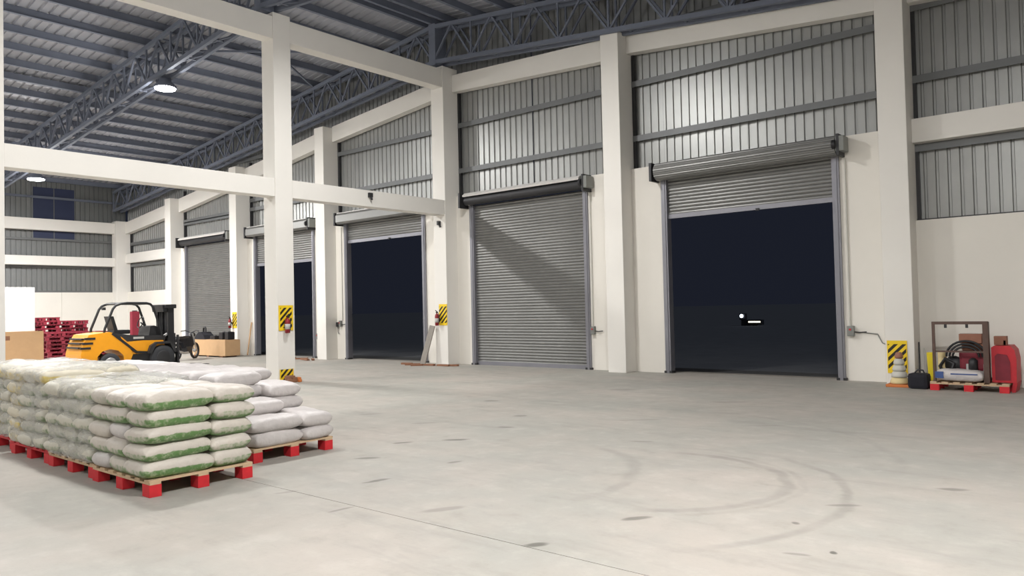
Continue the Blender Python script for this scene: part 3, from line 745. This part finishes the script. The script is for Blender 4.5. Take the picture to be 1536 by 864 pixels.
def wheel(x, y, r, wd, hub):
    w = MB().lathe([(r*.6, -wd/2), (r*.94, -wd/2), (r, -wd*.36), (r, wd*.36), (r*.94, wd/2), (r*.6, wd/2)], 28, (x, y, r), 'x').build('wheel', 'rubber', F)
    MB().lathe([(r*.15, -wd/2-.012), (r*.5, -wd/2-.012), (r*.62, -wd/2+.01), (r*.62, wd/2-.01), (r*.5, wd/2+.012), (r*.15, wd/2+.012)], 20, (x, y, r), 'x').build('hub', hub, w)
for s in (-1, 1):
    wheel(s*.46, -.60, .28, .18, 'chrome'); wheel(s*.50, .86, .36, .24, 'dark')
    MB().prism([(.42, .5), (.5, .72), (.66, .82), (1.06, .82), (1.2, .7), (1.26, .5), (1.18, .5), (1.06, .76), (.66, .76), (.52, .5)], s*.5-.14, s*.5+.14, 'x').build('fender', 'dark', F)

# ------------------------------------------------------------------ far-left goods
o = MB().box(-33.3, -33.05, 8.0, 10.62, 0, 2.79, .01).build('white_partition', 'whiteboard'); tag(o, 'tall bright white panel standing behind the tan crate at far left', 'panel')
t = thing('plywood_crate', 'tan plywood crate at far left before the white panel', 'crate', (-30.4, 9.32, 0))
MB().box(.27, .3, -.62, .62, .12, 1.14).build('side_board', 'ply', t); MB().box(-.3, -.27, -.62, .62, .12, 1.14).build('side_board', 'ply', t)
MB().box(-.27, .27, .58, .61, .12, 1.12).build('end_board', 'ply', t); MB().box(-.27, .27, -.61, -.58, .12, 1.12).build('end_board', 'ply', t)
MB().box(-.28, .28, -.6, .6, 1.08, 1.12).build('lid', 'ply', t)
for y in (-.5, 0, .5): MB().box(-.3, .3, y-.06, y+.06, 0, .12).build('skid', 'dark', t)
MB().box(.3, .306, -.56, -.42, .85, 1.0).build('stencil_mark', 'brown', t)
def smallpallet_stack(cx, cy, n, rz, where, grp, tilt=0, z0=0):
    L, W = 1.15, .95
    for i in range(n):
        t = thing('stacked_pallet', 'maroon-red pallet, %s from the floor in %s' % (('first', 'second', 'third', 'fourth', 'fifth', 'sixth', 'seventh', 'eighth', 'ninth', 'tenth', 'eleventh', 'twelfth')[i], where), 'pallet', (cx+rs.uniform(-.03, .03)-tilt*i, cy+rs.uniform(-.04, .04), z0+.147*i), rz+rs.uniform(-.03, .03), grp)
        if i == 0 or True:
            if not smallpallet_stack.m:
                a = MB()
                for p in (-1, 0, 1):
                    for q in (-1, 0, 1): a.box(p*.5-.06, p*.5+.06, q*.42-.05, q*.42+.05, .018, .1)
                b = MB()
                for p in range(6): b.box(-.57+p*.208, -.47+p*.208, -W/2, W/2, .122, .144)
                for q in (-1, 0, 1): b.box(-L/2, L/2, q*.42-.05, q*.42+.05, .1, .122).box(-L/2, L/2, q*.42-.05, q*.42+.05, 0, .018)
                smallpallet_stack.m = (a.mesh('blocks', 'palletdark'), b.mesh('boards', 'palletdark'))
            put('blocks', smallpallet_stack.m[0], t)['kind'] = 'stuff'; put('boards', smallpallet_stack.m[1], t)['kind'] = 'stuff'
smallpallet_stack.m = None
smallpallet_stack(-33.6, 10.95, 11, PI/2, 'the tallest stack behind the tan crate', 'tallest stack of maroon pallets')
smallpallet_stack(-33.6, 11.98, 10, PI/2, 'the stack right of the tallest', 'second tallest stack of maroon pallets', z0=0)
smallpallet_stack(-32.3, 11.2, 7, PI/2, 'the front stack behind the tan crate', 'front stack of maroon pallets', .012)
smallpallet_stack(-32.2, 12.25, 7, PI/2, 'the stack nearest the forklift', 'stack of maroon pallets nearest the forklift', .01)
t = thing('red_post_guard', 'upright dark red post seen through the forklift cab', 'post', (-32.4, 14.1, 0))
MB().box(-.11, .11, -.16, .16, .05, 1.78, .03).build('post', 'palletdark', t); MB().box(-.2, .2, -.25, .25, 0, .05).build('foot_plate', 'dark', t); MB().box(-.06, .06, -.09, .09, 1.78, 1.82, .02).build('cap', 'dark', t)
# low tan crate with black goods
t = thing('long_crate', 'long low tan crate before the far closed shutter', 'crate', (-27.25, 14.8, 0))
MB().box(-1.3, 1.3, -.3, -.27, .05, .63).build('side_board', 'ply', t); MB().box(-1.3, 1.3, .27, .3, .05, .63).build('side_board', 'ply', t)
MB().box(1.27, 1.3, -.27, .27, .05, .63).build('end_board', 'ply', t); MB().box(-1.3, -1.27, -.27, .27, .05, .63).build('end_board', 'ply', t)
MB().box(-1.28, 1.28, -.28, .28, .60, .64).build('lid', 'ply', t)
for x in (-1.0, 0, 1.0): MB().box(x-.08, x+.08, -.28, .28, 0, .05).build('skid', 'brown', t)
t = thing('tool_bag', 'black sloping bag with raised handle on the left end of the low crate', 'bag', (-28.0, 14.8, .64))
MB().prism([(-.42, 0), (.42, 0), (.3, .16), (.1, .28), (-.08, .28), (-.3, .14)], -.2, .2, 'y').build('body', 'blackcloth', t)
MB().tube([(-.06, 0, .26), (-.06, 0, .42), (.05, 0, .46), (.1, 0, .42), (.1, 0, .26)], .035, 8).build('handle', 'black', t)
for i, (x, h, w, lab) in enumerate(((-27.15, .14, .34, 'flat black case in the middle of the low crate'), (-26.55, .27, .26, 'taller black case second from the right on the low crate'), (-26.15, .29, .24, 'rounded black case at the right end of the low crate'))):
    t = thing('black_case', lab, 'case', (x, 14.8, .641))
    MB().box(-w/2, w/2, -.14, .14, 0, h, .03).build('body', 'black', t); MB().box(-.06, .06, -.02, .02, h-.005, h+.02).build('handle', 'dark', t)
# motorcycle
t = thing('motorcycle', 'dark motorcycle parked between the forklift mast and the low crate', 'motorcycle', (-26.5, 13.3, 0), .6)
def mw(y):
    w = MB().tube([(0, y+.26*math.cos(a), .29+.26*math.sin(a)) for a in [2*PI*k/24 for k in range(24)]], .045, 8, True).build('wheel', 'black', t)
    s = MB()
    for k in range(6): s.bar((0, y, .29), (0, y+.25*math.cos(k*PI/3), .29+.25*math.sin(k*PI/3)), .015)
    s.cyl((-.06, y, .29), (.06, y, .29), .05, 12).build('hub', 'chrome', w)
mw(-.6); mw(.62)
MB().prism([(-.3, .42), (.28, .42), (.38, .62), (.3, .8), (.02, .84), (-.1, .74), (-.55, .76), (-.6, .68), (-.35, .6)], -.1, .1, 'x').build('body', 'blackcloth', t)
MB().prism([(-.66, .74), (.0, .76), (.0, .83), (-.62, .84)], -.13, .13, 'x').build('seat', 'black', t)
MB().box(-.14, .14, -.18, .22, .22, .46, .04).build('engine', 'dark', t)
MB().bar((.06, .62, .3), (.06, .38, .92), .04).bar((-.06, .62, .3), (-.06, .38, .92), .04).build('front_fork', 'chrome', t)
MB().tube([(-.34, .28, 1.0), (-.2, .36, 1.02), (0, .38, .94), (.2, .36, 1.02), (.34, .28, 1.0)], .018, 8).build('handlebar', 'black', t)
MB().lathe([(.09, 0), (.09, .1), (.03, .14)], 14, (0, .42, .86), 'y').build('headlamp', 'black', t)
MB().tube([(.14, -.1, .25), (.16, -.4, .25), (.16, -.75, .32)], .04, 8).build('exhaust', 'chrome', t)
o = MB().box(-.28, .28, -.22, .22, 0, .2, .05).build('white_bundle', 'sack_white', None, (-26.9, 12.75, 0)); tag(o, 'small white bundle on the floor before the motorcycle', 'bundle')
t = thing('hanging_cloth', 'beige cloth hanging on the wall above the motorcycle', 'cloth', (-32.05, 15.28, 0))
o = MB().prism([(-.22, 1.0), (.1, .9), (.25, 1.1), (.2, 1.55), (.1, 1.75), (-.1, 1.75), (-.2, 1.5)], -.02, .04, 'y').build('cloth', 'cream', t)
MB().cyl((0, -.05, 1.7), (0, .05, 1.7), .02, 8).build('hook', 'dark', t)

# ------------------------------------------------------------------ right-hand pallet with equipment
pallet(-3.02, -1.86, 14.76, 15.55, 'red pallet by the right wall carrying the metal frame', 'deck')
t = thing('metal_frame', 'brown rectangular metal frame standing on the right pallet', 'frame', (-2.55, 14.86, .151))
MB().box(-.43, -.385, -.02, .02, 0, 1.02).build('upright', 'rust', t); MB().box(.33, .41, -.03, .12, 0, 1.02).build('upright', 'rust', t)
MB().box(-.43, .41, -.022, .022, .98, 1.03).build('top_bar', 'rust', t); MB().box(-.385, .33, -.012, .012, .50, .53).build('middle_bar', 'rust', t)
for x in (-.22, .1): MB().box(x-.02, x+.02, -.012, .012, .92, .98).build('hook', 'dark', t)
t = thing('red_engine_pump', 'dark red pump engine with hoses on the right pallet', 'pump', (-2.42, 15.2, .151))
MB().box(-.36, .24, -.2, .2, 0, .05).build('skid', 'dark', t)
MB().box(-.2, .22, -.16, .16, .18, .52, .05).build('engine', 'palletdark', t)
MB().box(-.16, .18, -.14, .14, .52, .64, .04).build('fuel_tank', 'cardboard', t)
MB().lathe([(.14, -.05), (.15, 0), (.13, .05), (.04, .07)], 18, (-.28, -.1, .28), 'y').build('flywheel', 'dark', t)
MB().lathe([(.07, 0), (.07, .16), (.03, .2)], 14, (.02, -.18, .2), 'z').build('filter', 'dark', t)
MB().cyl((-.06, -.2, .06), (-.06, -.2, .3), .025, 10).build('drain_pipe', 'chrome', t)
MB().cyl((.2, -.2, .1), (.2, -.2, .3), .03, 10).build('side_pipe', 'chrome', t)
for q in range(3):
    MB().tube([(-.08+(.30-.05*q)*math.cos(a), -.19-.012*q, .42+(.27-.05*q)*math.sin(a)) for a in [PI*(1-k/14) for k in range(15)]], .019, 8).build('hose', 'black', t)
MB().tube([(-.42, -.2, .1), (-.48, -.2, .25), (-.4, -.2, .38), (-.26, -.22, .3), (-.3, -.22, .18)], .03, 8).build('hose', 'black', t)
MB().cyl((-.46, -.1, .04), (-.46, -.1, .5), .07, 14).build('canister', 'cream', t)
t = thing('brown_box', 'brown cardboard box on top of the pump, left of the frame upright', 'box', (-2.44, 15.18, .80)); MB().box(-.17, .17, -.12, .12, 0, .16, .008).build('carton', 'cardboard', t); MB().box(-.171, .171, -.03, .03, .161, .165).build('tape', 'conduit', t)
t = thing('brown_box', 'small brown cardboard box right of the frame upright, on the red cabinet', 'box', (-2.01, 15.2, .772)); MB().box(-.09, .09, -.1, .1, 0, .15, .008).build('carton', 'cardboard', t); MB().box(-.091, .091, -.025, .025, .151, .155).build('tape', 'conduit', t)
t = thing('red_cabinet', 'bright red rounded cabinet at the right end of the loaded pallet', 'cabinet', (-1.93, 15.15, 0)); t.scale = (.82, 1, 1)
MB().prism([(-.23, .16), (.19, .16), (.20, .55), (.17, .70), (.10, .77), (-.18, .77), (-.23, .74)], -.22, .3, 'y').build('body', 'red', t)
MB().prism([(-.17, .2), (.09, .2), (.09, .5), (.04, .62), (-.12, .64), (-.17, .6)], -.235, -.219, 'y').build('front_panel', 'palletdark', t)
MB().box(-.05, .01, -.05, .01, .77, .86, .01).build('cap', 'dark', t)
MB().prism([(.12, .16), (.2, .16), (.16, -.0), (.1, 0)], -.2, .28, 'y').build('leg_panel', 'red', t)
t = thing('white_bag', 'white bag with a blue patch lying on the front of the right pallet', 'bag', (-2.6, 14.92, .151))
a = sack_mesh(77, .72, .34, .2); a.build('bag', 'sack_white', t, (0.02, 0, .11), (0, .03, 0))
MB().prism([(-.27+.09*math.cos(k*PI/4)*(1 if k % 2 else .7), .12+.08*math.sin(k*PI/4)*(1 if k % 2 else .7)) for k in range(8)], -.176, -.165, 'y').build('printed_patch', 'blue', t)
MB().box(-.1, .3, -.172, -.165, .13, .15).build('printed_stripe', 'blue', t)
t = thing('black_bag', 'black soft bag on the floor between the cones and the right pallet', 'bag', (-3.2, 14.95, 0))
MB().box(-.19, .14, -.15, .15, 0, .27, .06).build('body', 'blackcloth', t); MB().tube([(-.1, 0, .26), (-.05, 0, .33), (.04, 0, .32), (.06, 0, .26)], .014, 6).build('handle', 'black', t)
o = MB().box(-.05, .05, -.03, .03, .0, .62, .015).build('yellow_board', 'yellow', None, (-3.09, 15.3, 0), (-.0, -.04, 0)); tag(o, 'upright yellow plastic board between black bag and metal frame', 'board')
t = thing('floor_brush', 'dark long-handled brush standing behind the black bag', 'brush', (-3.33, 15.45, 0))
MB().bar((0, .05, .05), (-.03, .2, .78), .022).build('handle', 'dark', t); MB().box(-.14, .14, 0, .09, 0, .06).build('head', 'black', t)
o = MB().bar((-3.22, 15.5, .02), (-3.3, 15.76, .66), .02).build('green_stick', 'conduit'); tag(o, 'pale thin stick leaning on the wall behind the black bag', 'stick')
